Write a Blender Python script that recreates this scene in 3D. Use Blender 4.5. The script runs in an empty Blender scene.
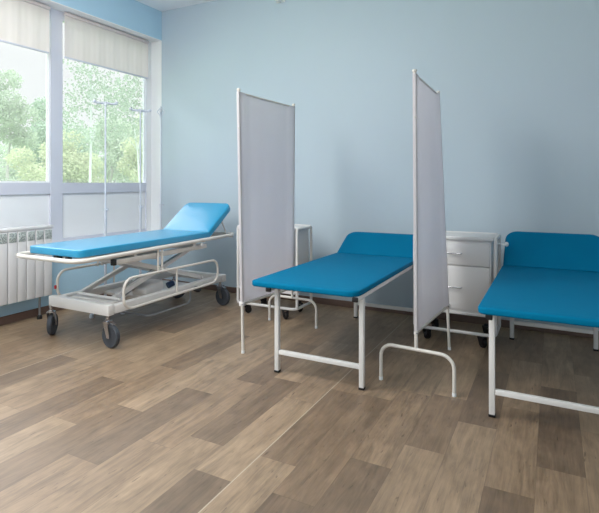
import bpy, bmesh, math, random
from mathutils import Vector, Matrix
random.seed(7)
C = bpy.context.scene.collection
PI = math.pi

# ------------------------------------------------------------------ materials
def lin(c):
    return tuple((x/255/12.92 if x/255 <= .04045 else ((x/255+.055)/1.055)**2.4) for x in c) + (1,)

def mat(name, col, rough=.5, metal=0., spec=.5, bump=0., bscale=200., var=0., vscale=3., sub=None, coat=0.):
    m = bpy.data.materials.new(name); m.use_nodes = True
    nt = m.node_tree; b = nt.nodes['Principled BSDF']
    c = lin(col)
    b.inputs['Base Color'].default_value = c
    b.inputs['Roughness'].default_value = rough
    b.inputs['Metallic'].default_value = metal
    b.inputs['Specular IOR Level'].default_value = spec
    if coat: b.inputs['Coat Weight'].default_value = coat; b.inputs['Coat Roughness'].default_value = .15
    tc = nt.nodes.new('ShaderNodeTexCoord')
    if var:
        n = nt.nodes.new('ShaderNodeTexNoise'); n.inputs['Scale'].default_value = vscale; n.inputs['Detail'].default_value = 4
        nt.links.new(tc.outputs['Object'], n.inputs['Vector'])
        mx = nt.nodes.new('ShaderNodeMix'); mx.data_type = 'RGBA'
        mx.inputs[6].default_value = tuple(x*(1-var) for x in c[:3])+(1,)
        mx.inputs[7].default_value = tuple(min(1, x*(1+var)) for x in c[:3])+(1,)
        nt.links.new(n.outputs['Fac'], mx.inputs[0]); nt.links.new(mx.outputs[2], b.inputs['Base Color'])
    if bump:
        n2 = nt.nodes.new('ShaderNodeTexNoise'); n2.inputs['Scale'].default_value = bscale; n2.inputs['Detail'].default_value = 3
        nt.links.new(tc.outputs['Object'], n2.inputs['Vector'])
        bp = nt.nodes.new('ShaderNodeBump'); bp.inputs['Strength'].default_value = bump; bp.inputs['Distance'].default_value = .002
        nt.links.new(n2.outputs['Fac'], bp.inputs['Height']); nt.links.new(bp.outputs['Normal'], b.inputs['Normal'])
    return m

M = {}
M['wall'] = mat('blue_wall_paint', (189, 204, 215), .55, spec=.3, bump=.15, bscale=120, var=.02, vscale=1.5)
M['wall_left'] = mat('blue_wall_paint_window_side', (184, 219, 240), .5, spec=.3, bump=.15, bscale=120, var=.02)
M['ceiling'] = mat('ceiling_white', (242, 246, 250), .8, spec=.2, bump=.1)
M['frame_pvc'] = mat('window_pvc', (210, 213, 226), .4, var=.02)
M['panel_pvc'] = mat('window_panel', (240, 242, 246), .5, var=.02)
M['reveal'] = mat('white_reveal', (240, 242, 245), .6, var=.02)
M['enamel'] = mat('white_enamel', (226, 224, 222), .3, var=.02, vscale=8)
M['enamel_cream'] = mat('cream_enamel', (222, 217, 210), .35, var=.02, vscale=8)
M['cabinet'] = mat('cabinet_white', (222, 220, 220), .4, var=.015, vscale=6)
M['chrome'] = mat('chrome', (190, 190, 195), .2, metal=1, var=.05)
M['steel'] = mat('grey_steel', (150, 152, 156), .35, metal=.7, var=.05)
M['rubber'] = mat('grey_rubber', (62, 66, 74), .6, var=.1, vscale=30)
M['black'] = mat('black_plastic', (22, 22, 25), .45, var=.1)
M['darkblue'] = mat('dark_blue_plastic', (30, 55, 85), .4, var=.1)
M['red'] = mat('red_plastic', (185, 40, 50), .4, var=.05)
M['vinyl_light'] = mat('bright_blue_vinyl', (0, 146, 192), .4, spec=.8, coat=.45, bump=.12, bscale=300, var=.04, vscale=5)
M['vinyl'] = mat('blue_vinyl', (0, 114, 155), .6, spec=.06, bump=.12, bscale=300, var=.04, vscale=5)
M['baseboard'] = mat('dark_wood_baseboard', (112, 90, 80), .5, var=.15, vscale=12)
M['radiator'] = mat('radiator_white', (222, 222, 224), .4, var=.015)
M['sole'] = mat('fitting_white', (228, 230, 232), .4, var=.02)

M['pole'] = mat('pole_grey', (204, 210, 222), .35, metal=0, var=.03)

def fabric(name, col, trans, wscale):
    m = bpy.data.materials.new(name); m.use_nodes = True; nt = m.node_tree
    out = nt.nodes['Material Output']; b = nt.nodes['Principled BSDF']
    b.inputs['Roughness'].default_value = .9; b.inputs['Specular IOR Level'].default_value = .1
    tc = nt.nodes.new('ShaderNodeTexCoord'); n = nt.nodes.new('ShaderNodeTexNoise')
    mp = nt.nodes.new('ShaderNodeMapping'); mp.inputs['Scale'].default_value = wscale
    nt.links.new(tc.outputs['Object'], mp.inputs['Vector']); nt.links.new(mp.outputs['Vector'], n.inputs['Vector'])
    n.inputs['Scale'].default_value = 1; n.inputs['Detail'].default_value = 3
    c = lin(col); mx = nt.nodes.new('ShaderNodeMix'); mx.data_type = 'RGBA'
    mx.inputs[6].default_value = tuple(x*.94 for x in c[:3])+(1,); mx.inputs[7].default_value = c
    nt.links.new(n.outputs['Fac'], mx.inputs[0]); nt.links.new(mx.outputs[2], b.inputs['Base Color'])
    t = nt.nodes.new('ShaderNodeBsdfTranslucent'); nt.links.new(mx.outputs[2], t.inputs['Color'])
    s = nt.nodes.new('ShaderNodeMixShader'); s.inputs[0].default_value = trans
    nt.links.new(b.outputs[0], s.inputs[1]); nt.links.new(t.outputs[0], s.inputs[2]); nt.links.new(s.outputs[0], out.inputs['Surface'])
    return m
M['screen'] = fabric('screen_fabric', (242, 240, 244), .62, (6, 6, 2))
M['blind'] = fabric('blind_fabric', (238, 230, 228), .2, (30, 22, .6))

def leafmat(name, col, var=.25):
    m = bpy.data.materials.new(name); m.use_nodes = True; nt = m.node_tree
    out = nt.nodes['Material Output']; nt.nodes.remove(nt.nodes['Principled BSDF'])
    tc = nt.nodes.new('ShaderNodeTexCoord'); n = nt.nodes.new('ShaderNodeTexNoise'); n.inputs['Scale'].default_value = 2.2; n.inputs['Detail'].default_value = 5
    nt.links.new(tc.outputs['Object'], n.inputs['Vector'])
    c = lin(col); mx = nt.nodes.new('ShaderNodeMix'); mx.data_type = 'RGBA'
    mx.inputs[6].default_value = tuple(x*(1-var) for x in c[:3])+(1,); mx.inputs[7].default_value = tuple(min(1, x*(1+var)) for x in c[:3])+(1,)
    nt.links.new(n.outputs['Fac'], mx.inputs[0])
    d = nt.nodes.new('ShaderNodeBsdfDiffuse'); t = nt.nodes.new('ShaderNodeBsdfTranslucent')
    nt.links.new(mx.outputs[2], d.inputs['Color']); nt.links.new(mx.outputs[2], t.inputs['Color'])
    s = nt.nodes.new('ShaderNodeMixShader'); s.inputs[0].default_value = .4
    nt.links.new(d.outputs[0], s.inputs[1]); nt.links.new(t.outputs[0], s.inputs[2]); nt.links.new(s.outputs[0], out.inputs['Surface'])
    return m
M['leaf_a'] = leafmat('leaf_pale_green', (162, 176, 156))
M['leaf_b'] = leafmat('leaf_mid_green', (146, 166, 146))
M['leaf_c'] = leafmat('leaf_yellow_green', (172, 180, 148))
M['leaf_birch'] = leafmat('leaf_birch', (134, 150, 132))
M['bark'] = mat('tree_bark', (150, 150, 145), .9, var=.2, vscale=10, bump=.4, bscale=30)
M['birch_bark'] = mat('birch_bark', (176, 184, 180), .8, var=.12, vscale=14)
M['grass'] = mat('grass_ground', (150, 178, 130), .9, var=.25, vscale=6, bump=.5, bscale=60)

def glass():
    m = bpy.data.materials.new('window_glass'); m.use_nodes = True; nt = m.node_tree
    out = nt.nodes['Material Output']; nt.nodes.remove(nt.nodes['Principled BSDF'])
    tr = nt.nodes.new('ShaderNodeBsdfTransparent'); tr.inputs['Color'].default_value = (.96, .96, .97, 1)
    hz = nt.nodes.new('ShaderNodeBsdfTranslucent'); hz.inputs['Color'].default_value = (.95, .98, 1, 1)  # outdoor glare imitated by a translucent veil mixed into the pane
    gl = nt.nodes.new('ShaderNodeBsdfGlossy'); gl.inputs['Roughness'].default_value = .02
    a = nt.nodes.new('ShaderNodeMixShader'); a.inputs[0].default_value = .075
    nt.links.new(tr.outputs[0], a.inputs[1]); nt.links.new(hz.outputs[0], a.inputs[2])
    fr = nt.nodes.new('ShaderNodeFresnel'); fr.inputs['IOR'].default_value = 1.25
    b = nt.nodes.new('ShaderNodeMixShader'); nt.links.new(fr.outputs[0], b.inputs[0])
    nt.links.new(a.outputs[0], b.inputs[1]); nt.links.new(gl.outputs[0], b.inputs[2]); nt.links.new(b.outputs[0], out.inputs['Surface'])
    return m
M['glass'] = glass()

def grille_mat():
    m = mat('radiator_grille', (150, 158, 156), .5)
    nt = m.node_tree; b = nt.nodes['Principled BSDF']
    tc = nt.nodes.new('ShaderNodeTexCoord'); v = nt.nodes.new('ShaderNodeTexVoronoi'); v.inputs['Scale'].default_value = 90
    nt.links.new(tc.outputs['Object'], v.inputs['Vector'])
    r = nt.nodes.new('ShaderNodeValToRGB'); r.color_ramp.elements[0].color = lin((112, 124, 124)); r.color_ramp.elements[1].color = lin((196, 204, 202))
    r.color_ramp.elements[0].position = .2; r.color_ramp.elements[1].position = .7
    nt.links.new(v.outputs['Distance'], r.inputs[0]); nt.links.new(r.outputs[0], b.inputs['Base Color'])
    return m
M['grille'] = grille_mat()

def floor_mat():
    m = bpy.data.materials.new('wood_plank_vinyl'); m.use_nodes = True; nt = m.node_tree; N = nt.nodes; L = nt.links
    b = N['Principled BSDF']
    def math_(op, a, bb=None, cc=None):
        n = N.new('ShaderNodeMath'); n.operation = op
        for i, v in enumerate((a, bb, cc)):
            if v is None: continue
            if isinstance(v, (int, float)): n.inputs[i].default_value = v
            else: L.new(v, n.inputs[i])
        return n.outputs[0]
    def comb(x, y, z):
        n = N.new('ShaderNodeCombineXYZ')
        for i, v in enumerate((x, y, z)):
            if isinstance(v, (int, float)): n.inputs[i].default_value = v
            else: L.new(v, n.inputs[i])
        return n.outputs[0]
    def noise(vec, det=4, rough=.6, dist=0.):
        n = N.new('ShaderNodeTexNoise'); n.inputs['Scale'].default_value = 1; n.inputs['Detail'].default_value = det
        n.inputs['Roughness'].default_value = rough; n.inputs['Distortion'].default_value = dist
        L.new(vec, n.inputs['Vector']); return n.outputs['Fac']
    def rng(v, a, b_, c, d):
        n = N.new('ShaderNodeMapRange'); L.new(v, n.inputs[0])
        for i, q in enumerate((a, b_, c, d)): n.inputs[i+1].default_value = q
        return n.outputs[0]
    tc = N.new('ShaderNodeTexCoord'); sp = N.new('ShaderNodeSeparateXYZ'); L.new(tc.outputs['Object'], sp.inputs[0])
    x, y = sp.outputs[0], sp.outputs[1]
    at = N.new('ShaderNodeAttribute'); at.attribute_name = 'plank'; ap = N.new('ShaderNodeSeparateColor'); L.new(at.outputs['Color'], ap.inputs[0])
    fx, fy, tone, rnd = ap.outputs[0], ap.outputs[1], ap.outputs[2], at.outputs['Alpha']
    rp = N.new('ShaderNodeValToRGB'); L.new(tone, rp.inputs[0]); e = rp.color_ramp.elements
    e[0].position = 0; e[0].color = lin((107, 89, 72)); e[1].position = 1; e[1].color = lin((153, 131, 107))
    a = e.new(.5); a.color = lin((132, 110, 88))
    shift = math_('MULTIPLY', rnd, 37.0)
    g1 = noise(comb(math_('MULTIPLY', x, 95), math_('ADD', math_('MULTIPLY', y, 5), shift), shift), 6, .7, .5)
    g2 = noise(comb(math_('MULTIPLY', x, 13), math_('ADD', math_('MULTIPLY', y, 2.2), shift), shift), 4, .6, 1.6)
    g3 = noise(comb(math_('MULTIPLY', x, 70), math_('ADD', math_('MULTIPLY', y, 12.0), shift), math_('ADD', shift, 4)), 3, .5, .3)
    g4 = noise(comb(math_('MULTIPLY', x, 9), math_('MULTIPLY', y, 9), math_('ADD', shift, 9)), 2, .5, .3)
    grain = math_('ADD', math_('MULTIPLY', math_('SUBTRACT', g1, .5), 1.1), math_('MULTIPLY', math_('SUBTRACT', g2, .5), 1.25))
    gf = math_('ADD', math_('ADD', grain, 1.0), math_('MULTIPLY', math_('SUBTRACT', g4, .5), .5))
    gf = math_('MULTIPLY', gf, rng(g3, .66, .74, 1, .5))
    ex = math_('MULTIPLY', math_('MINIMUM', fx, math_('SUBTRACT', 1, fx)), .18); ey = math_('MULTIPLY', math_('MINIMUM', fy, math_('SUBTRACT', 1, fy)), .78)
    gf = math_('MULTIPLY', gf, rng(math_('MINIMUM', ex, ey), .0004, .0022, .74, 1))
    vm = N.new('ShaderNodeVectorMath'); vm.operation = 'SCALE'; L.new(rp.outputs[0], vm.inputs[0]); L.new(gf, vm.inputs['Scale'])
    w1 = math_('LESS_THAN', math_('ABSOLUTE', math_('ADD', x, 1.14)), .0026)
    w2 = math_('LESS_THAN', math_('ABSOLUTE', math_('ADD', x, 3.04)), .0026)
    w3 = math_('LESS_THAN', math_('ABSOLUTE', math_('SUBTRACT', x, .84)), .0026)
    wm = math_('MAXIMUM', math_('MAXIMUM', w1, w2), w3)
    mx = N.new('ShaderNodeMix'); mx.data_type = 'RGBA'; L.new(math_('MULTIPLY', wm, .8), mx.inputs[0]); L.new(vm.outputs[0], mx.inputs[6]); mx.inputs[7].default_value = lin((190, 176, 156))
    L.new(mx.outputs[2], b.inputs['Base Color'])
    L.new(rng(g1, 0, 1, .34, .52), b.inputs['Roughness'])
    b.inputs['Specular IOR Level'].default_value = .8
    bp = N.new('ShaderNodeBump'); bp.inputs['Strength'].default_value = .2; bp.inputs['Distance'].default_value = .001
    L.new(gf, bp.inputs['Height']); L.new(bp.outputs['Normal'], b.inputs['Normal'])
    return m
M['floor'] = floor_mat()

# ------------------------------------------------------------------ mesh helpers
def newbm(): return bmesh.new()

def box(bm, x0, x1, y0, y1, z0, z1, bev=0., rot=None, piv=None, seg=2):
    r = bmesh.ops.create_cube(bm, size=1)
    vs = r['verts']
    for v in vs:
        v.co = Vector(((x0+x1)/2+v.co.x*(x1-x0), (y0+y1)/2+v.co.y*(y1-y0), (z0+z1)/2+v.co.z*(z1-z0)))
    geom = vs
    if bev:
        es = list({e for v in vs for e in v.link_edges})
        r2 = bmesh.ops.bevel(bm, geom=es, offset=bev, segments=seg, profile=.5, affect='EDGES')
        geom = list({v for f in r2['faces'] for v in f.verts} | {v for v in vs if v.is_valid})
    if rot is not None:
        bmesh.ops.transform(bm, matrix=Matrix.Translation(piv) @ rot @ Matrix.Translation(-Vector(piv)), verts=geom)
    return bm

def fillet(pts, r, n=6, closed=False):
    pts = [Vector(p) for p in pts]; out = []; N = len(pts)
    for i in range(N):
        if not closed and i in (0, N-1): out.append(pts[i]); continue
        a, b, c = pts[i-1], pts[i], pts[(i+1) % N]
        u = (a-b).normalized(); w = (c-b).normalized()
        ang = u.angle(w)
        if ang > 3.1: out.append(b); continue
        d = min(r/math.tan(ang/2), (a-b).length*.49, (c-b).length*.49); rr = d*math.tan(ang/2)
        cen = b+(u+w).normalized()*(rr/math.sin(ang/2))
        p0 = b+u*d-cen; p1 = b+w*d-cen; tot = p0.angle(p1); ax = p0.cross(p1).normalized()
        for k in range(n+1):
            out.append(cen+Matrix.Rotation(tot*k/n, 3, ax) @ p0)
    return out

def tube(bm, pts, r, n=10, closed=False, square=False, r2=None):
    pts = [Vector(p) for p in pts]; N = len(pts)
    T = []
    for i in range(N):
        if closed: t = (pts[(i+1) % N]-pts[i]).normalized()+(pts[i]-pts[i-1]).normalized()
        elif i == 0: t = pts[1]-pts[0]
        elif i == N-1: t = pts[-1]-pts[-2]
        else: t = (pts[i+1]-pts[i]).normalized()+(pts[i]-pts[i-1]).normalized()
        T.append(t.normalized())
    up = Vector((0, 0, 1)) if abs(T[0].z) < .9 else Vector((0, 1, 0))
    nrm = (up-T[0]*up.dot(T[0])).normalized()
    rings = []
    if square: n = 4
    for i in range(N):
        nrm = (nrm-T[i]*nrm.dot(T[i])).normalized(); bi = T[i].cross(nrm)
        rad = r if r2 is None else r+(r2-r)*i/(N-1)
        ring = []
        for k in range(n):
            a = 2*PI*k/n+(PI/4 if square else 0); q = rad*(math.sqrt(2) if square else 1)
            ring.append(bm.verts.new(pts[i]+nrm*math.cos(a)*q+bi*math.sin(a)*q))
        rings.append(ring)
    for i in range(N if closed else N-1):
        A, B = rings[i], rings[(i+1) % N]
        if closed and i == N-1:   # match twist
            best = min(range(n), key=lambda s: sum((A[k].co-B[(k+s) % n].co).length for k in range(n)))
            B = [B[(k+best) % n] for k in range(n)]
        for k in range(n):
            bm.faces.new((A[k], A[(k+1) % n], B[(k+1) % n], B[k]))
    if not closed:
        bm.faces.new(rings[0][::-1]); bm.faces.new(rings[-1])
    return bm

def lathe(bm, prof, cen, axis=(0, 0, 1), n=20):
    # prof: (radius, height) along axis
    ax = Vector(axis).normalized(); u = ax.orthogonal().normalized(); w = ax.cross(u); cen = Vector(cen)
    rings = []
    for r, h in prof:
        if r < 1e-5: rings.append([bm.verts.new(cen+ax*h)])
        else: rings.append([bm.verts.new(cen+ax*h+(u*math.cos(2*PI*k/n)+w*math.sin(2*PI*k/n))*r) for k in range(n)])
    for A, B in zip(rings, rings[1:]):
        for k in range(n):
            if len(A) == 1 and len(B) == 1: continue
            if len(A) == 1: bm.faces.new((A[0], B[(k+1) % n], B[k]))
            elif len(B) == 1: bm.faces.new((A[k], A[(k+1) % n], B[0]))
            else: bm.faces.new((A[k], A[(k+1) % n], B[(k+1) % n], B[k]))
    if len(rings[0]) > 1: bm.faces.new(rings[0][::-1])
    if len(rings[-1]) > 1: bm.faces.new(rings[-1])
    return bm

def slab(bm, x0, x1, y0, y1, z0, z1, rc, re, crown=0., rcs=None, M4=None, n=6):
    # upholstered pad: plan corners rounded by rc (or list of 4), edges rolled by re
    rcs = rcs or [rc]*4
    def outline(ins):
        out = []
        for (cx, cy, a0), r in zip(((x1, y1, 0), (x0, y1, PI/2), (x0, y0, PI), (x1, y0, 3*PI/2)), rcs):
            r_ = max(r-ins, .001); sx = 1 if cx == x1 else -1; sy = 1 if cy == y1 else -1
            ox, oy = cx-sx*(ins+r_), cy-sy*(ins+r_)
            for k in range(n+1):
                a = a0+PI/2*k/n; out.append((ox+math.cos(a)*r_, oy+math.sin(a)*r_))
        return out
    rings = []
    st = 4; h = z1-z0; re = min(re, h/2)
    prof = [(re*(1-math.sin(PI/2*k/st)), z0+re*(1-math.cos(PI/2*k/st))) for k in range(st+1)]
    prof += [(re*(1-math.cos(PI/2*k/st)), z1-re*(1-math.sin(PI/2*k/st))) for k in range(st+1)]
    prof += [(re+.04, z1+crown*.6), (re+.12, z1+crown)]
    for ins, z in prof: rings.append([bm.verts.new((px, py, z)) for px, py in outline(ins)])
    for A, B in zip(rings, rings[1:]):
        K = len(A)
        for k in range(K): bm.faces.new((A[k], A[(k+1) % K], B[(k+1) % K], B[k]))
    bm.faces.new(rings[0][::-1]); bm.faces.new(rings[-1])
    if M4 is not None: bmesh.ops.transform(bm, matrix=M4, verts=[v for r in rings for v in r])
    return bm

ORG = {}
def obj(name, bm, m, parent=None, smooth=True, angle=35):
    me = bpy.data.meshes.new(name)
    bmesh.ops.recalc_face_normals(bm, faces=bm.faces[:])
    o_ = ORG.get(parent.name, Vector((0, 0, 0))) if parent else Vector((0, 0, 0))
    if o_.length: bmesh.ops.translate(bm, vec=-o_, verts=bm.verts[:])
    bm.to_mesh(me); bm.free()
    me.materials.append(m)
    if smooth:
        for p in me.polygons: p.use_smooth = True
        try: me.set_sharp_from_angle(angle=math.radians(angle))
        except Exception: pass
    o = bpy.data.objects.new(name, me); C.objects.link(o)
    if parent: o.parent = parent; ORG[o.name] = o_
    return o

def thing(name, label, cat, loc, group=None):
    o = bpy.data.objects.new(name, None); C.objects.link(o); o.location = loc; o.empty_display_size = .1
    o['label'] = label; o['category'] = cat
    if group: o['group'] = group
    ORG[o.name] = Vector(loc)
    return o

def struct(name, bm, m, parent=None, smooth=False):
    o = obj(name, bm, m, parent, smooth)
    if not parent: o['kind'] = 'structure'
    return o

# ------------------------------------------------------------------ room shell
XW, XWIN, YB, ZC = -4.11, -4.28, 4.37, 3.22
XR, YF = 2.2, -2.6
def make_floor():
    rnd = random.Random(21)
    known = {-7: [(1.33, 2.11, .2)], -6: [(2.41, 3.19, .25)], -5: [(1.10, 1.88, .3)], -4: [(1.44, 2.22, .15)], -3: [(2.455, 3.225, .15)],
             -2: [(1.807, 2.585, .2)], -1: [(.83, 1.605, .12)], 0: [(1.818, 2.59, .25)], 1: [(.85, 1.622, .1), (1.622, 2.607, .3)],
             2: [(1.2, 1.985, .12)], 3: [(2.2, 2.8, .3)], 4: [(2.54, 3.31, .12)], 5: [(1.26, 2.045, .1)], 6: [(2.29, 3.2, .12)]}
    V, Fc, A = [], [], []
    x0 = -4.45; rows = []
    for r in range(-19, 20):
        xa = -1.14+(.18 if r >= 0 else .19)*r; xb = xa+(.18 if r >= 0 else .19)
        xa, xb = max(xa, -4.45), min(xb, XR+.1)
        if xb <= xa: continue
        kn = known.get(r, []); base = kn[0][0] if kn else rnd.uniform(1, 1.78)
        brk = [base]
        while brk[0] > YF: brk.insert(0, brk[0]-.775)
        for k in kn: brk.append(k[1])
        while brk[-1] < YB: brk.append(brk[-1]+.775)
        prev = 1
        for ya, yb in zip(brk, brk[1:]):
            tone = None
            for k in kn:
                if abs(k[0]-ya) < .01: tone = k[2]
            if tone is None: tone = rnd.choice((.15, .5, .6, .65, .75, .8, .9)) if (not kn or ya > 3.2 or yb < .9) else rnd.uniform(.55, .9)
            q = rnd.random(); ya_, yb_ = max(ya, YF-.1), min(yb, YB+.1)
            if yb_ <= ya_: continue
            fa, fb = (ya_-ya)/(yb-ya), (yb_-ya)/(yb-ya)
            i = len(V); V.extend([(xa, ya_, 0), (xb, ya_, 0), (xb, yb_, 0), (xa, yb_, 0)]); Fc.append((i, i+1, i+2, i+3))
            A.extend([(0, fa, tone, q), (1, fa, tone, q), (1, fb, tone, q), (0, fb, tone, q)])
    i = len(V); X1, Y0, Y1 = XR+.1, YF-.1, YB+.1
    V.extend([(x0, Y0, -.12), (X1, Y0, -.12), (X1, Y1, -.12), (x0, Y1, -.12), (x0, Y0, -.001), (X1, Y0, -.001), (X1, Y1, -.001), (x0, Y1, -.001)])
    for f in ((3, 2, 1, 0), (0, 1, 5, 4), (1, 2, 6, 5), (2, 3, 7, 6), (3, 0, 4, 7)):
        Fc.append(tuple(i+k for k in f)); A.extend([(.5, .5, .5, .5)]*4)
    me = bpy.data.meshes.new('floor'); me.from_pydata(V, [], Fc); me.materials.append(M['floor'])
    at = me.attributes.new('plank', 'FLOAT_COLOR', 'CORNER')
    for k, c in enumerate(A): at.data[k].color = c
    me.update(); o = bpy.data.objects.new('floor', me); C.objects.link(o); o['kind'] = 'structure'
make_floor()
struct('ceiling', box(newbm(), -4.45, XR+.1, YF-.1, YB+.1, ZC, ZC+.12), M['ceiling'])
struct('wall_back', box(newbm(), -4.33, XR+.1, YB, YB+.12, 0, ZC), M['wall'])
struct('wall_right', box(newbm(), XR, XR+.12, YF, YB, 0, ZC), M['wall'])
struct('wall_front', box(newbm(), -4.45, XR, YF-.12, YF, 0, ZC), M['wall'])
b = newbm(); box(b, -4.42, XW, YF, YB, 0, .58); box(b, -4.42, XW, YF, YB, 2.88, ZC)
struct('wall_left', b, M['wall_left'])
struct('baseboard_back', box(newbm(), XW, XR, YB-.016, YB, 0, .06, .004), M['baseboard'])
struct('baseboard_left', box(newbm(), XW, XW+.018, YF, YB-.016, 0, .07, .004), M['baseboard'])
struct('trim_1', box(newbm(), -4.26, XW+.03, YF, YB, .58, .605, .006), M['reveal'])          # window board
struct('trim_2', box(newbm(), -4.30, XW, YB-.006, YB, .605, 2.874), M['reveal'])              # white side reveal
struct('trim_3', box(newbm(), -4.30, XW, YF, YB, 2.872, 2.88), M['reveal'])                   # white head reveal

struct('trim_4', box(newbm(), XWIN-.05, XWIN+.012, 4.285, YB-.006, .605, 2.872), M['reveal'])
mull = [4.29, 3.108, 1.86, .635, -.59, -1.815]
for i in range(5):
    yr, yl = mull[i], mull[i+1]
    hw = .064
    b = newbm()
    y1 = 4.364 if i == 0 else yr; y0 = yl
    # left mullion, rails (each window carries its own half frame)
    if i == 0: box(b, XWIN-.05, XWIN+.012, 4.283, 4.285, .605, 2.872)
    else: box(b, XWIN-.05, XWIN+.012, yr-hw, yr, .605, 2.872)
    box(b, XWIN-.05, XWIN+.012, y0, y0+hw, .605, 2.872)
    a0, a1 = y0+hw, (4.285 if i == 0 else yr-hw)
    box(b, XWIN-.05, XWIN+.008, a0, a1, 1.09, 1.195)
    box(b, XWIN-.05, XWIN+.008, a0, a1, 2.79, 2.872)
    box(b, XWIN-.05, XWIN+.008, a0, a1, .605, .65)
    w = struct('window_%d' % (i+1), b, M['frame_pvc'])
    s = newbm(); sw = .010
    for q in ((a0, a0+sw, 1.195, 2.79), (a1-sw, a1, 1.195, 2.79), (a0+sw, a1-sw, 1.195, 1.21), (a0+sw, a1-sw, 2.775, 2.79)):
        box(s, XWIN-.045, XWIN-.006, *q)
    if i: struct('sash', s, M['reveal'], w)
    else: s.free()
    struct('pane', box(newbm(), XWIN-.028, XWIN-.022, a0+(sw if i else 0), a1-(sw if i else 0), 1.21 if i else 1.195, 2.775 if i else 2.79), M['glass'], w)
    struct('lower_panel', box(newbm(), XWIN-.04, XWIN-.012, a0, a1, .65, 1.09), M['panel_pvc'], w)

# blinds ------------------------------------------------------------
def blind(y0, y1, label):
    t = thing('roller_blind', label, 'blind', (XWIN+.05, (y0+y1)/2, 2.42), 'cream blinds at the top of the windows')
    x = XWIN+.045
    b = newbm(); n = 120; rows = []
    for z in (2.43, 2.84):
        rows.append([b.verts.new((x+0.0008*math.sin(k*.9)+.003*math.sin(k*.31+1), y0+(y1-y0)*k/n, z)) for k in range(n+1)])
    for k in range(n): b.faces.new((rows[0][k], rows[0][k+1], rows[1][k+1], rows[1][k]))
    obj('blind_fabric', b, M['blind'], t)
    obj('bottom_bar', box(newbm(), x-.006, x+.008, y0, y1, 2.415, 2.432, .003), M['frame_pvc'], t)
    obj('head_rail', box(newbm(), x-.012, x+.022, y0, y1, 2.832, 2.862, .004), M['blind'], t)
    c = newbm(); prof = [(0, .005)]
    for k in range(26): prof += [(.0045, -k*.016), (.001, -k*.016-.006), (.001, -k*.016-.010)]
    lathe(c, prof+[(0, -26*.016)], (x+.02, y1-.012, 2.80), n=6); obj('bead_chain', c, M['sole'], t)
blind(3.165, 4.275, 'cream fabric blind rolled half down over the window nearest the room corner')
blind(1.94, 3.005, 'cream fabric blind over the left window above the radiator, cut by the photo edge')

# ------------------------------------------------------------------ radiator
def radiator():
    x1, y1, z0, z1, p = -3.95, 2.835, .2, .80, .08
    t = thing('radiator', 'white sectional aluminium radiator under the left window', 'radiator', (XW+.08, y1-.4, 0))
    for k in range(12):
        ya, yb = y1-(k+1)*p, y1-k*p
        b = newbm()
        box(b, x1-.012, x1, ya+.002, yb-.002, z0, z1-.005, .006)
        box(b, x1-.085, x1-.012, ya+.03, yb-.03, z0+.01, z1-.02)
        box(b, x1-.095, x1-.083, ya+.004, yb-.004, z0+.02, z1-.02, .004)
        s = obj('section', b, M['radiator'], t)
        obj('grille', box(newbm(), x1-.002, x1+.003, ya+.009, yb-.009, z1-.098, z1-.02, .002), M['grille'], s)
    obj('top_cover', box(newbm(), x1-.10, x1+.006, y1-12*p-.01, y1+.012, z1-.006, z1+.018, .005), M['radiator'], t)
    obj('pipe', tube(newbm(), [(x1-.05, y1-12*p-.12, z0+.05), (x1-.05, y1, z0+.05)], .014), M['radiator'], t)
    b = newbm(); tube(b, [(x1-.05, y1-.09, .03), (x1-.05, y1-.09, z0+.03)], .009)
    l = obj('leg', b, M['steel'], t)
    b = newbm(); lathe(b, [(.0, 0), (.022, 0), (.022, .025), (.012, .035), (0, .035)], (x1-.05, y1-.09, 0))
    obj('foot', b, M['black'], l)
    obj('wall_bracket', box(newbm(), XW, x1-.08, y1-.35, y1-.32, z1-.12, z1-.09), M['radiator'], t)
radiator()

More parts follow.
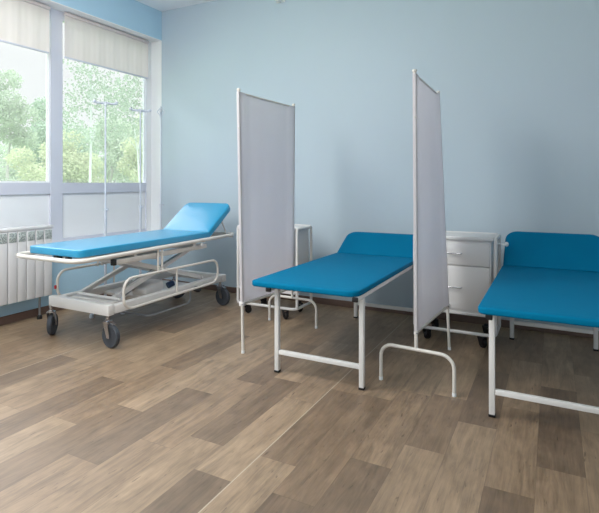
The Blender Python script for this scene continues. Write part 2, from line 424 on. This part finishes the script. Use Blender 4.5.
# ------------------------------------------------------------------ casters
def caster(root, x, y, R, wid, ang, ztop, fork_mat, tyre=M['rubber'], trail=.035, brake=True, parent_name='caster'):
    # root fork assembly: stem at (x,y), wheel centre trails behind along ang
    d = Vector((math.cos(ang), math.sin(ang), 0)); s = Vector((-d.y, d.x, 0))
    c = Vector((x, y, R))+d*trail
    b = newbm()
    lathe(b, [(0, 2*R+.012), (.018, 2*R+.012), (.018, 2*R+.03), (.012, 2*R+.034), (.012, ztop), (0, ztop)], (x, y, 0), n=14)
    top = Vector((x, y, 2*R+.014))
    for sg in (-1, 1):
        o = s*sg*(wid/2+.008)
        p = [top+o+d*(-.022), top+o+d*(.03), c+o+d*(.016)+Vector((0, 0, -.012)), c+o-d*(.014)+Vector((0, 0, -.012))]
        va = [b.verts.new(q+s*sg*.002) for q in p]; vb = [b.verts.new(q-s*sg*.002) for q in p]
        b.faces.new(va); b.faces.new(vb[::-1])
        for k in range(4): b.faces.new((va[k], va[(k+1) % 4], vb[(k+1) % 4], vb[k]))
    q = [top-s*(wid/2+.01)-d*.022, top-s*(wid/2+.01)+d*.03, top+s*(wid/2+.01)+d*.03, top+s*(wid/2+.01)-d*.022]
    va = [b.verts.new(k) for k in q]; vb = [b.verts.new(k+Vector((0, 0, .006))) for k in q]
    b.faces.new(va); b.faces.new(vb)
    for k in range(4): b.faces.new((va[k], va[(k+1) % 4], vb[(k+1) % 4], vb[k]))
    f = obj(parent_name, b, fork_mat, root)
    h = wid/2
    b = newbm(); lathe(b, [(R*.62, -h*.8), (R*.9, -h), (R*.97, -h*.7), (R, 0), (R*.97, h*.7), (R*.9, h), (R*.62, h*.8)], c, axis=s, n=28)
    w = obj('wheel', b, tyre, f)
    b = newbm(); lathe(b, [(0, -h*.95), (R*.12, -h*.95), (R*.2, -h*.6), (R*.62, -h*.55), (R*.62, h*.55), (R*.2, h*.6), (R*.12, h*.95), (0, h*.95)], c, axis=s, n=24)
    obj('hub', b, M['rubber'] if R > .05 else tyre, f)
    if brake:
        pz = top-d*(-.02)+Vector((0, 0, .002))
        b = newbm(); rot = Matrix.Rotation(ang, 4, 'Z') @ Matrix.Rotation(math.radians(18), 4, 'Y')
        box(b, pz.x, pz.x+.055, pz.y-h*.8, pz.y+h*.8, pz.z-.004, pz.z+.004, .002, rot, pz)
        obj('brake_lever', b, M['chrome'] if R > .05 else M['black'], f)
    return f

# ------------------------------------------------------------------ stretcher trolley
def gurney():
    t = thing('stretcher_trolley', 'wheeled patient trolley with bright blue mattress and raised head end beside the window', 'hospital bed', (-3.17, 3.1, 0))
    zr = .664
    obj('mattress', slab(newbm(), -3.40, -2.835, 2.235, 3.66, .684, .738, .05, .009, .003, rcs=[.012, .012, .05, .05]), M['vinyl_light'], t)
    hx = Vector((0, 3.655, .690)); ang = math.radians(35.5)
    hm = Matrix.Translation(hx) @ Matrix.Rotation(ang, 4, 'X')
    h = obj('headrest', slab(newbm(), -3.40, -2.835, 0, .445, -.004, .056, .05, .012, .004, rcs=[.07, .07, .012, .012], M4=hm), M['vinyl_light'], t)
    for x in (-3.33, -2.90):
        hb = newbm(); tube(hb, [hx+Vector((x, 0, -.012)), hx+Vector((x, 0, 0))+Matrix.Rotation(ang, 3, 'X') @ Vector((0, .37, -.016))], .009, square=True)
        obj('headrest_frame', hb, M['enamel'], t)
        st = newbm(); tube(st, [(x, 3.90, .845), (x, 4.0, .67)], .007, 8); obj('headrest_strut', st, M['enamel'], t)
    # bed frame: looped tube
    b = newbm(); tube(b, fillet([(-3.515, 2.20, zr), (-2.815, 2.20, zr), (-2.815, 4.045, zr+.016), (-3.515, 4.045, zr+.016)], .10, 8, closed=True), .0165, 12, closed=True)
    fr = obj('bed_frame', b, M['enamel_cream'], t)
    for y in (2.42, 2.95, 3.55, 3.98): obj('cross_rail', tube(newbm(), [(-3.51, y, zr), (-2.82, y, zr)], .012, square=True), M['enamel_cream'], t)
    for x in (-3.10, -2.98): obj('mattress_clip', box(newbm(), x, x+.04, 2.23, 2.26, .668, .688, .004), M['black'], t)
    # under rails (square tube with black end caps)
    for x in (-2.865, -3.465):
        u = obj('under_rail', box(newbm(), x-.016, x+.016, 2.56, 3.62, .590, .628, .003), M['enamel_cream'], t)
        obj('end_cap', box(newbm(), x-.018, x+.018, 2.535, 2.562, .588, .632, .003), M['black'], u)
        for y in (2.75, 3.45): obj('spacer', box(newbm(), x-.01, x+.01, y-.015, y+.015, .625, zr), M['enamel_cream'], u)
    # base
    for q in ((-3.50, -2.835, 2.475, 2.535, .232, .312, .008), (-3.50, -2.835, 3.845, 3.905, .232, .300, .008),
              (-3.50, -3.44, 2.535, 3.845, .238, .300, .006), (-2.895, -2.835, 2.535, 3.845, .238, .300, .006)):
        obj('base_beam', box(newbm(), *q), M['enamel'], t)
    obj('base_tray', box(newbm(), -3.44, -2.895, 2.95, 3.55, .236, .262, .006), M['enamel'], t)
    obj('hinge_block', box(newbm(), -3.40, -2.93, 2.60, 2.70, .262, .296, .008), M['enamel'], t)
    # scissor lift
    for x in (-3.34, -2.97):
        a = newbm(); tube(a, [(x, 2.64, .315), (x, 3.56, .60)], .017, square=True); obj('lift_arm', a, M['enamel'], t)
        a = newbm(); tube(a, [(x+.038, 3.62, .315), (x+.038, 2.68, .60)], .017, square=True); obj('lift_arm', a, M['enamel'], t)
    for y, z in ((2.64, .315), (3.56, .60), (3.62, .315), (2.68, .60), (3.13, .462)): obj('lift_axle', tube(newbm(), [(-3.36, y, z), (-2.90, y, z)], .012, 10), M['enamel'], t)
    obj('lift_bracket', box(newbm(), -3.36, -2.88, 2.60, 2.72, .592, .628, .004), M['enamel'], t); obj('lift_bracket', box(newbm(), -3.36, -2.88, 3.50, 3.60, .582, .628, .004), M['enamel'], t)
    b = newbm()
    v = [b.verts.new(p) for p in ((-2.90, 2.62, .628), (-2.90, 3.05, .628), (-2.90, 3.05, .56), (-3.40, 2.62, .628), (-3.40, 3.05, .628), (-3.40, 3.05, .56))]
    for f in ((0, 1, 2), (5, 4, 3), (0, 2, 5, 3), (0, 3, 4, 1), (1, 4, 5, 2)): b.faces.new([v[k] for k in f])
    obj('gusset_plate', b, M['enamel'], t, smooth=False)
    # hydraulic pump and pedals
    b = newbm(); lathe(b, [(0, 0), (.03, 0), (.03, .22), (.02, .225), (.012, .23), (.012, .34), (0, .34)], (-3.1, 2.86, .30), axis=(0, .92, .38), n=18)
    obj('hydraulic_pump', b, M['steel'], t)
    b = newbm(); lathe(b, [(0, 0), (.028, .002), (.028, .06), (0, .062)], (-3.02, 3.28, .285), axis=(.3, .8, .3), n=16)
    obj('pump_valve', b, M['darkblue'], t)
    b = newbm(); box(b, -3.12, -2.96, 2.96, 3.18, .262, .345, .02, Matrix.Rotation(.2, 4, 'X'), (-3.04, 3.07, .30)); obj('pump_cover', b, M['enamel'], t)
    b = newbm(); tube(b, fillet([(-3.2, 3.42, .25), (-2.80, 3.42, .25)], .02), .008, 8)
    p = obj('pedal_lever', b, M['steel'], t)
    b = newbm(); lathe(b, [(0, -.012), (.03, -.012), (.035, 0), (.03, .012), (0, .012)], (-2.80, 3.42, .25), axis=(.45, 0, .9), n=18)
    for v in b.verts: v.co.y = 3.42+(v.co.y-3.42)*1.25
    obj('pedal_pad', b, M['black'], p)
    b = newbm(); tube(b, fillet([(-3.2, 2.9, .235), (-3.2, 2.9, .13), (-2.86, 2.9, .13), (-2.86, 3.4, .13), (-2.86, 3.4, .235)], .05), .009, 8)
    obj('brake_bar', b, M['steel'], t)
    # side rails folded down
    for sg, x in ((1, -2.795), (-1, -3.535)):
        b = newbm(); tube(b, fillet([(x, 2.58, .487), (x, 2.58, .258), (x, 3.71, .268), (x, 3.71, .475)], .085, 7, closed=True), .0105, 10, closed=True)
        r = obj('side_rail', b, M['enamel_cream'], t)
        b = newbm(); tube(b, [(x, 3.15, .262), (x, 3.15, .48)], .008, 8); obj('rail_spindle', b, M['enamel_cream'], r)
        xx = x-sg*.022
        for y in (2.955, 3.0):
            b = newbm(); tube(b, [(xx, y, .47), (xx, y, .66)], .009, 8); obj('rail_support', b, M['enamel_cream'], r)
        if sg < 0:
            b = newbm(); box(b, x-.008, x+.008, 2.555, 2.569, .345, .375, .004); obj('release_knob', b, M['red'], r)
    for x in (-2.815, -3.515): obj('rail_clamp', lathe(newbm(), [(0, -.012), (.016, -.012), (.018, 0), (.016, .012), (0, .012)], (x, 3.50, .635), axis=(1, 0, 0), n=14), M['enamel'], t)
    # casters
    caster(t, -3.475, 2.48, .086, .036, math.radians(126), .24, M['chrome'])
    caster(t, -2.875, 2.505, .086, .036, math.radians(-3), .24, M['chrome'])
    caster(t, -2.885, 3.87, .086, .036, math.radians(-6), .24, M['chrome'])
    caster(t, -3.475, 3.87, .088, .034, math.radians(40), .24, M['chrome'])
gurney()

# ------------------------------------------------------------------ drip stands
def drip_stand(x, y, h, label, rot, kind):
    t = thing('drip_stand', label, 'drip stand', (x, y, 0), 'drip stands by the window')
    for k in range(4):
        a = rot+k*PI/2; d = Vector((math.cos(a), math.sin(a), 0)); p = Vector((x, y, 0))
        b = newbm(); tube(b, fillet([p+Vector((0, 0, .10)), p+d*.07+Vector((0, 0, .085)), p+d*.185+Vector((0, 0, .03))], .04), .011, 10)
        l = obj('base_leg', b, M['pole'], t)
        b = newbm(); lathe(b, [(0, 0), (.018, 0), (.02, .015), (.016, .035), (0, .04)], p+d*.185, n=14); obj('foot', b, M['pole'], l)
    b = newbm(); tube(b, [(x, y, .07), (x, y, .95)], .0125, 12); obj('lower_pole', b, M['pole'], t)
    b = newbm(); tube(b, [(x, y, .9), (x, y, h)], .008, 12); obj('upper_pole', b, M['pole'], t)
    b = newbm(); lathe(b, [(.0125, -.015), (.0155, -.015), (.0155, .015), (.0125, .015)], (x, y, .95), n=16)
    k_ = obj('height_collar', b, M['pole'], t)
    b = newbm(); lathe(b, [(0, .012), (.004, .012), (.004, .02), (.008, .022), (.008, .03), (0, .031)], (x, y, .95), axis=(1, .3, 0), n=12); obj('knob', b, M['pole'], k_)
    p = Vector((x, y, h))
    if kind == 'T':
        d = Vector((math.cos(rot+.3), math.sin(rot+.3), 0)); d = Vector((.42, .9, 0)).normalized()
        for sg in (-1, 1):
            b = newbm(); tube(b, fillet([p, p+d*sg*.075+Vector((0, 0, -.004)), p+d*sg*.095+Vector((0, 0, .008)), p+d*sg*.10+Vector((0, 0, .014))], .014), .0115, 10)
            hk = obj('hook', b, M['pole'], t)
            b = newbm(); lathe(b, [(0, -.018), (.013, -.012), (.018, 0), (.013, .012), (0, .018)], p+d*sg*.098+Vector((0, 0, .008)), n=12); obj('hook_tip', b, M['pole'], hk)
        b = newbm(); lathe(b, [(.008, -.03), (.014, -.022), (.014, .008), (.006, .014), (0, .014)], p, n=14); obj('hub', b, M['pole'], t)
    else:
        for k in range(4):
            a = .5+k*PI/2; d = Vector((math.cos(a), math.sin(a), 0))
            b = newbm(); tube(b, fillet([p+Vector((0, 0, -.055)), p+d*.042+Vector((0, 0, 0)), p+Vector((0, 0, .05))], .012), .006, 8); obj('hook', b, M['pole'], t)
        b = newbm(); lathe(b, [(.008, -.075), (.013, -.065), (.013, -.04), (0, -.03)], p, n=14); obj('hub', b, M['pole'], t)
        b = newbm(); lathe(b, [(0, .038), (.01, .046), (.006, .058), (0, .062)], p, n=12); obj('finial', b, M['pole'], t)
drip_stand(-3.655, 3.158, 1.93, 'leftmost of three white drip stands, crossbar hooks on top, in front of the window', .2, 'T')
drip_stand(-3.72, 3.65, 1.93, 'white drip stand with crossbar hooks at the right edge of the window, middle of three', .7, 'T')
drip_stand(-3.75, 3.975, 1.96, 'slim drip stand with a diamond shaped head in the room corner', .3, 'D')

# ------------------------------------------------------------------ couches
def couch(x0, x1, lx0, lx1, yf, hinge, hz, top, label):
    t = thing('examination_couch', label, 'examination couch', ((x0+x1)/2, 3.35, 0), 'blue examination couches')
    zt = .590
    obj('mattress', slab(newbm(), x0, x1, yf, hinge, .555, zt, .06, .010, .002, rcs=[.01, .01, .04, .075]), M['vinyl'], t)
    a = math.atan2(top[1]-hz, top[0]-hinge); ln = math.hypot(top[1]-hz, top[0]-hinge)
    hm = Matrix.Translation((0, hinge+.004, hz)) @ Matrix.Rotation(a, 4, 'X')
    obj('headrest', slab(newbm(), x0+.004, x1-.004, 0, ln, -.036, 0, .06, .010, .002, rcs=[.085, .085, .01, .01], M4=hm), M['vinyl'], t)
    for x in (x0+.10, x1-.10):
        obj('headrest_frame', tube(newbm(), [Vector((x, hinge+.03, .548)), hm @ Vector((x, ln*.9, -.05))], .009, square=True), M['enamel'], t)
        obj('headrest_strut', tube(newbm(), [hm @ Vector((x, ln*.75, -.05)), Vector((x, 4.05, .545))], .007, 8), M['enamel'], t)
    for x in (lx0, lx1):
        fr = obj('side_rail', box(newbm(), x-.0145, x+.0145, yf+.03, 4.08, .531, .555, .003), M['enamel'], t)
        obj('end_cap', box(newbm(), x-.016, x+.016, yf+.012, yf+.031, .529, .555, .003), M['black'], fr)
    for y in (2.675, 3.35, 4.05): obj('cross_rail', box(newbm(), lx0+.0145, lx1-.0145, y-.0125, y+.0125, .531, .553, .003), M['enamel'], t)
    for y in (2.672, 4.055):
        for x in (lx0, lx1):
            l = obj('leg', box(newbm(), x-.0145, x+.0145, y-.0145, y+.0145, .01, .531, .003), M['enamel'], t)
            obj('rubber_foot', box(newbm(), x-.0165, x+.0165, y-.0165, y+.0165, 0, .014, .003), M['black'], l)
        obj('stretcher', box(newbm(), lx0+.015, lx1-.015, y-.0125, y+.0125, .116, .143, .003), M['enamel'], t)
couch(-1.668, -.962, -1.545, -.98, 2.54, 3.90, .592, (4.19, .752), 'blue examination couch on white tube frame standing between the two privacy screens')
couch(-.328, .335, -.275, .275, 2.515, 3.87, .592, (4.14, .822), 'blue examination couch on white frame at far right, beside the drawer cabinet')

# ------------------------------------------------------------------ privacy screens
def screen(fx0, fx1, yfr, rx0, rx1, yre, ztop, zlo_f, zlo_r, arch_front, arch, label):
    # front post from (fx0 top) to (fx1 bottom); rear post likewise; panel stretched between
    o = ((fx1+rx1)/2, (yfr+yre)/2, 0)
    t = thing('privacy_screen', label, 'screen', o, 'white fabric privacy screens')
    def P(front, z):
        x0, x1, y = (fx0, fx1, yfr) if front else (rx0, rx1, yre)
        return Vector((x1+(x0-x1)*z/ztop, y, z))
    zarch = .222
    for front in (True, False):
        isarch = front == arch_front
        zb = zarch if isarch else .012
        b = newbm(); tube(b, [P(front, zb), P(front, ztop)], .0105, 12)
        lathe(b, [(.0105, 0), (.014, .004), (.014, .014), (0, .02)], P(front, ztop-.006), n=12)
        p = obj('post', b, M['enamel_cream'], t)
        if isarch:
            (ax, ay), (bx_, by) = arch
            b = newbm(); tube(b, fillet([(ax, ay, .01), (ax, ay, zarch), (bx_, by, zarch), (bx_, by, .01)], .075, 8), .0105, 12)
            f = obj('arched_foot', b, M['enamel_cream'], t)
            for q in arch:
                b = newbm(); lathe(b, [(0, 0), (.0118, 0), (.0118, .018), (.011, .02), (0, .02)], (q[0], q[1], 0), n=12); obj('rubber_tip', b, M['sole'], f)
        else:
            b = newbm(); lathe(b, [(0, 0), (.0118, 0), (.0118, .018), (.011, .02), (0, .02)], P(front, 0), n=12); obj('rubber_tip', b, M['sole'], p)
        zl = zlo_f if front else zlo_r
        b = newbm(); q = P(front, zl); w_ = .012 if (front and arch_front) else .018; box(b, q.x-w_, q.x+w_, q.y-w_*.9, q.y+w_*.9, zl-w_*.8, zl+w_*.8, .003)
        cl = obj('rail_clamp', b, M['enamel'], p)
        b = newbm(); lathe(b, [(0, .011), (.005, .011), (.005, w_+.004), (0, w_+.005)], q, axis=(.6, -.8, 0), n=10); obj('bolt', b, M['steel'], cl)
    b = newbm(); q = P(True, ztop-.27); lathe(b, [(0, .008), (.008, .008), (.008, .018), (0, .02)], q, axis=(.5, -.85, 0), n=10); obj('fastener', b, M['enamel'], t)
    b = newbm(); tube(b, [P(True, ztop-.02), P(False, ztop-.02)], .0085, 10); obj('top_rail', b, M['enamel_cream'], t)
    b = newbm(); tube(b, [P(True, zlo_f), P(False, zlo_r)], .0095, 10); obj('bottom_rail', b, M['enamel_cream'], t)
    # fabric sleeve stretched over posts
    b = newbm(); nu, nv = 16, 30; S = {}
    for sd in (0, 1):
        for i in range(nu+1):
            for j in range(nv+1):
                u, v = i/nu, j/nv
                lo = P(True, zlo_f+.012).lerp(P(False, zlo_r+.012), u); hi = P(True, ztop-.014).lerp(P(False, ztop-.014), u)
                q = lo.lerp(hi, v); q.y += -.013 if i == 0 else (.013 if i == nu else 0)
                th = .0035 if 1 < i < nu-1 else (.0145 if i not in (0, nu) else .009)
                q.x += (th if sd else -th); q.z -= .006*math.sin(PI*u)*(v > .99)
                S[sd, i, j] = b.verts.new(q)
    for i in range(nu):
        for j in range(nv):
            b.faces.new((S[0, i, j], S[0, i+1, j], S[0, i+1, j+1], S[0, i, j+1])); b.faces.new((S[1, i, j], S[1, i, j+1], S[1, i+1, j+1], S[1, i+1, j]))
    for i in (0, nu):
        for j in range(nv): b.faces.new((S[0, i, j], S[1, i, j], S[1, i, j+1], S[0, i, j+1]))
    for j in (0, nv):
        for i in range(nu): b.faces.new((S[0, i, j], S[0, i+1, j], S[1, i+1, j], S[1, i, j]))
    obj('fabric_panel', b, M['screen'], t, angle=50)
screen(-1.967, -1.929, 2.853, -1.94, -1.955, 3.625, 1.852, .345, .305, False, ((-2.187, 3.644), (-1.724, 3.618)),
       'white fabric privacy screen standing nearer the window, between trolley and middle couch')
screen(-.717, -.706, 2.842, -.735, -.656, 3.592, 1.850, .320, .312, True, ((-.926, 2.858), (-.489, 2.822)),
       'white fabric privacy screen on an arched foot between the two blue couches')

# ------------------------------------------------------------------ trolley cabinets
def cart(cx, yf, w, label, knob):
    x0, x1 = cx-w/2, cx+w/2; yr = yf+.32; zt = .80
    t = thing('trolley_cabinet', label, 'medical cart', (cx, (yf+yr)/2, 0), 'white trolley cabinets against the back wall')
    ci0, ci1 = x0+.028, x1-.028
    obj('cabinet_body', box(newbm(), ci0, ci1, yf+.006, yr-.01, .235, .775, .004), M['cabinet'], t)
    b = newbm(); box(b, x0+.012, x1-.012, yf-.014, yr, .772, zt, .006); box(b, x0+.012, x1-.012, yr-.02, yr, zt-.004, zt+.006, .003)
    obj('top_tray', b, M['cabinet'], t)
    for z0, z1, zh in ((.588, .752, .675), (.262, .580, .424)):
        d = obj('drawer', box(newbm(), ci0+.008, ci1-.010, yf-.010, yf+.008, z0, z1, .003), M['cabinet'], t)
        hx = (ci0+ci1)/2; b = newbm()
        hx0 = ci1-.335+.0 if w < .5 else ci1-.325
        hx0 = hx-.062
        tube(b, fillet([(hx0, yf-.010, zh), (hx0, yf-.034, zh), (hx0+.125, yf-.034, zh), (hx0+.125, yf-.010, zh)], .008, 4), .005, 8)
        obj('handle', b, M['chrome'], d)
    obj('bottom_tray', box(newbm(), x0+.012, x1-.012, yf-.006, yr, .222, .240, .004), M['cabinet'], t)
    # end frames
    for x in (x0, x1):
        b = newbm(); tube(b, fillet([(x, yf+.02, .10), (x, yf+.02, .79), (x, yr-.02, .79), (x, yr-.02, .10)], .02, 5), .0125, 10)
        e = obj('end_frame', b, M['enamel'], t)
        for y in (yf+.02, yr-.02):
            for z in (.232, .785):
                xx = x+(.03 if x == x0 else -.03); obj('spacer', tube(newbm(), [(x, y, z), (xx, y, z)], .006, 8), M['enamel'], e)
    # base frame: tubes
    b = newbm()
    tube(b, fillet([(x0, yr-.02, .095), (x0, yf-.01, .095), (x1, yf-.01, .095), (x1, yr-.02, .095)], .05, 6), .0125, 10)
    obj('base_frame', b, M['enamel'], t)
    for x in (cx-.20, cx+.20):
        for y in (yf+.005, yr-.04): caster(t, x, y, .032, .024, math.radians(60 if x < cx else -40), .10, M['black'], tyre=M['black'], trail=.014, brake=False)
    if knob:
        b = newbm(); tube(b, [(x1, yf+.02, .757), (x1+.070, yf+.02, .757)], .005, 8)
        lathe(b, [(0, .06), (.006, .06), (.016, .066), (.017, .078), (.010, .086), (0, .088)], (x1, yf+.02, .757), axis=(1, 0, 0), n=14)
        obj('knob', b, M['sole'], t)
cart(-2.285, 3.735, .62, 'white trolley cabinet mostly hidden behind the privacy screen nearer the window', False)
cart(-.6575, 3.75, .585, 'white two drawer trolley cabinet with wire handles beside the far right couch', True)

# ------------------------------------------------------------------ small fitting high on back wall
t = thing('wall_sensor', 'small white fitting high on the back wall, cut by the top edge of the photo', 'sensor', (-2.485, YB, 3.04))
b = newbm(); box(b, -2.535, -2.435, YB-.012, YB, 3.05, 3.17, .004); obj('mounting_plate', b, M['sole'], t)
b = newbm(); lathe(b, [(0, -.005), (.03, .0), (.045, .02), (.048, .06), (.04, .10), (0, .105)], (-2.485, YB-.045, 3.05), n=20); obj('housing', b, M['sole'], t)

# ------------------------------------------------------------------ outdoors
struct('ground', box(newbm(), -40, -4.45, -25, 45, -.5, -.4), M['grass'])
def leaves(bm_v, bm_f, c, R, n, s, sq=(1, 1, 1), shell=.35):
    for _ in range(n):
        d = Vector((random.gauss(0, 1), random.gauss(0, 1), random.gauss(0, 1))).normalized()*R*(shell+(1-shell)*random.random()**.6)
        p = Vector(c)+Vector((d.x*sq[0], d.y*sq[1], d.z*sq[2]))
        u = Vector((random.gauss(0, 1), random.gauss(0, 1), random.gauss(0, 1))).normalized(); w = u.orthogonal().normalized()
        q = s*random.uniform(.6, 1.3); i = len(bm_v)
        bm_v += [p-u*q, p+w*q*.55, p+u*q, p-w*q*.55]; bm_f.append((i, i+1, i+2, i+3))
def pyobj(name, V, F, m, parent):
    me = bpy.data.meshes.new(name); o_ = ORG[parent.name]
    me.from_pydata([tuple(v-o_) for v in V], [], F); me.materials.append(m); me.update()
    o = bpy.data.objects.new(name, me); C.objects.link(o); o.parent = parent; ORG[o.name] = o_
    return o
def tree(name, x, y, h, crowns, lm, bark, tr, n, s, label, cat='tree', group=None, sq=.85):
    t = thing(name, label, cat, (x, y, -.4), group)
    if tr:
        b = newbm()
        pts = [Vector((x+random.uniform(-.03, .03)*k, y+random.uniform(-.03, .03)*k, -.4+h*k/6)) for k in range(7)]
        tube(b, pts, tr, 8, r2=tr*.25); obj('trunk', b, bark, t)
        for (cx, cy, cz, R) in crowns:
            s0 = min(pts[1:], key=lambda p: abs(p.z-(cz-.6*R-.25*math.hypot(cx, cy))))
            e = Vector((x+cx, y+cy, cz+R*.3))
            obj('branch', tube(newbm(), [s0, s0.lerp(e, .5)+Vector((0, 0, .08)), e], tr*.3, 6, r2=tr*.06), bark, t)
    V, F = [], []
    tot = sum(c[3]**2 for c in crowns)
    for (cx, cy, cz, R) in crowns: leaves(V, F, (x+cx, y+cy, cz), R, int(n*R*R/tot), s, (1, 1, sq))
    pyobj('foliage', V, F, lm, t)

CAM = Vector((0, 0, 1.2)); F_ = 487.05; TH = math.radians(27.449)
def gp(u, dist):   # ground point of the garden seen at a bearing from the room
    a = (u-300)/F_
    d = Vector((-math.sin(TH)+a*math.cos(TH), math.cos(TH)+a*math.sin(TH)))
    return d.x*dist, d.y*dist
def zat(v, dist): return 1.2+(182.2-v)/F_*dist
def crown_blob(n, rx, z0, z1, R):
    return [(random.uniform(-rx, rx), random.uniform(-rx, rx), random.uniform(z0, z1), R*random.uniform(.7, 1.2)) for _ in range(n)]
def plant(u, D, rad, v0, v1, nb, R, name, h, lm, bark, tr, n, s, label, cat='tree', group='trees outside', sq=.85):
    x, y = gp(u, D)
    z0, z1 = (-.42 if v0 is None else zat(v0, D)), zat(v1, D)-R*.6
    cr = []
    for k in range(nb):
        a = k*2.4+random.random(); q = (rad-R*.8)*math.sqrt((k+.5)/nb); z = z0+R*.5+(z1-z0-R*.5)*random.random()
        # dome: the outer clumps sit lower
        z = min(z, z1-(z1-z0)*.45*(q/max(rad-R*.8, .01))**2)
        cr.append((math.cos(a)*q, math.sin(a)*q, z, R*random.uniform(.8, 1.15)))
    cr.append((0, 0, z1, R))
    tree(name, x, y, h, cr, lm, bark, tr, n, s, label, cat, group, sq)
A_, B_, Cc, K_, BK, BB = M['leaf_a'], M['leaf_b'], M['leaf_c'], M['leaf_birch'], M['bark'], M['birch_bark']
plant(9, 16, 1.05, 150, 72, 16, .42, 'broadleaf_tree', 3.6, A_, BK, .08, 6500, .05, 'tall round crowned green tree outside the left window')
plant(46, 19.5, 1.15, 185, 100, 14, .5, 'broadleaf_tree', 3, B_, BK, .08, 7500, .055, 'lower green tree outside, just left of the window mullion')
plant(-34, 20, 1.3, 175, 82, 12, .55, 'broadleaf_tree', 3.4, B_, BK, .09, 5000, .06, 'green tree outside cut by the left photo edge')
plant(22, 11.3, .85, None, 150, 14, .34, 'shrub', 0, Cc, BK, 0, 8000, .036, 'yellow green shrub low outside the left window', 'shrub', 'shrubs outside')
plant(-12, 13.6, .95, None, 142, 12, .4, 'shrub', 0, A_, BK, 0, 6000, .045, 'green shrub outside at the left edge of the photo', 'shrub', 'shrubs outside')
plant(91, 8.6, .85, 150, 48, 26, .30, 'birch_tree', 4.6, K_, BB, .03, 2300, .028, 'white trunked birch with sparse leaves outside the right window')
plant(137, 10.7, .8, 150, 62, 20, .32, 'birch_tree', 4.6, K_, BB, .028, 2300, .032, 'slender birch outside, near the right edge of the right window')
plant(70, 14, 1.0, None, 132, 16, .42, 'broadleaf_tree', 2.4, Cc, BK, .07, 9000, .045, 'yellow green bushy tree just right of the mullion')
plant(112, 16.8, 1.15, None, 118, 16, .5, 'broadleaf_tree', 2.8, A_, BK, .07, 9000, .052, 'pale green bushy tree outside, behind the leftmost drip stand')
plant(150, 15, 1.0, None, 112, 14, .45, 'broadleaf_tree', 2.8, Cc, BK, .07, 7500, .048, 'yellow green bushy tree outside, at the right edge of the window')
plant(76, 22.5, 1.5, None, 128, 16, .8, 'broadleaf_tree', 3.5, B_, BK, .1, 7000, .08, 'distant wide green tree behind the white trunked birch')
plant(130, 27.5, 1.9, None, 122, 16, .8, 'broadleaf_tree', 3.5, A_, BK, .1, 7000, .08, 'distant wide tree seen between the drip stands')
plant(25, 27, 2.0, None, 140, 16, .9, 'broadleaf_tree', 3.5, A_, BK, .1, 7000, .09, 'distant wide pale tree low behind the tall tree of the left window')

# ------------------------------------------------------------------ light
W = bpy.data.worlds.new('sky'); bpy.context.scene.world = W; W.use_nodes = True
nt = W.node_tree; bg = nt.nodes['Background']
tc = nt.nodes.new('ShaderNodeTexCoord'); sp = nt.nodes.new('ShaderNodeSeparateXYZ'); rp = nt.nodes.new('ShaderNodeValToRGB')
nt.links.new(tc.outputs['Generated'], sp.inputs[0]); nt.links.new(sp.outputs[2], rp.inputs[0])
e = rp.color_ramp.elements; e[0].color = (.138, .138, .142, 1); e[0].position = .22; e[1].color = (.95, .98, 1, 1); e[1].position = .55
a = e.new(.34); a.color = (.17, .171, .176, 1)
nt.links.new(rp.outputs[0], bg.inputs['Color']); bg.inputs['Strength'].default_value = 6.4

def area(name, loc, rot, sx, sy, e, col=(1, 1, 1), portal=False):
    l = bpy.data.lights.new(name, 'AREA'); l.shape = 'RECTANGLE'; l.size = sx; l.size_y = sy; l.energy = e; l.color = col
    if portal: l.cycles.is_portal = True
    o = bpy.data.objects.new(name, l); C.objects.link(o); o.location = loc; o.rotation_euler = rot
    return o
for i in range(5):
    a0, a1 = mull[i+1]+.08, mull[i]-.08
    area('window_portal', (XWIN-.08, (a0+a1)/2, 2.0), (0, -PI/2, 0), 1.6, a1-a0, 1, portal=True)
for (x, y, e) in ((-2.7, 1.6, 34), (-2.7, -.4, 34), (-.3, .4, 10), (-.3, -1.6, 10)):  # added fill at ceiling height to brighten the room, no such lamps seen
    area('ceiling_fill', (x, y, ZC-.02), (0, 0, 0), 1.2, .6, e, (1, .98, .96))
for (x, y, e) in ((-2.3, 1.5, 46), (-2.3, -.6, 22), (1.1, -.7, 20)):  # unseen point lights added to lift ceiling, soffit and screens
    l = bpy.data.lights.new('hanging_fill', 'POINT'); l.shadow_soft_size = .22; l.energy = e; l.color = (1, .98, .96)
    o = bpy.data.objects.new('hanging_fill', l); C.objects.link(o); o.location = (x, y, 2.5)
l = bpy.data.lights.new('low_fill', 'POINT'); l.shadow_soft_size = .35; l.energy = 34; l.color = (1, .98, .97)  # added unseen fill beside the camera, brightens trolley, left floor and low walls
o = bpy.data.objects.new('low_fill', l); C.objects.link(o); o.location = (-2.0, .1, 1.9)

# ------------------------------------------------------------------ camera
cam = bpy.data.cameras.new('camera'); co = bpy.data.objects.new('camera', cam); C.objects.link(co)
co.location = CAM; co.rotation_euler = (PI/2, 0, TH)
cam.sensor_fit = 'HORIZONTAL'; cam.sensor_width = 36; cam.lens = 36*F_/599
cam.shift_y = -(256.5-182.23)/599; cam.shift_x = -.5/599*0
cam.clip_start = .05; cam.clip_end = 200
bpy.context.scene.camera = co
sc = bpy.context.scene
sc.view_settings.view_transform = 'Standard'; sc.view_settings.look = 'None'; sc.view_settings.exposure = 0
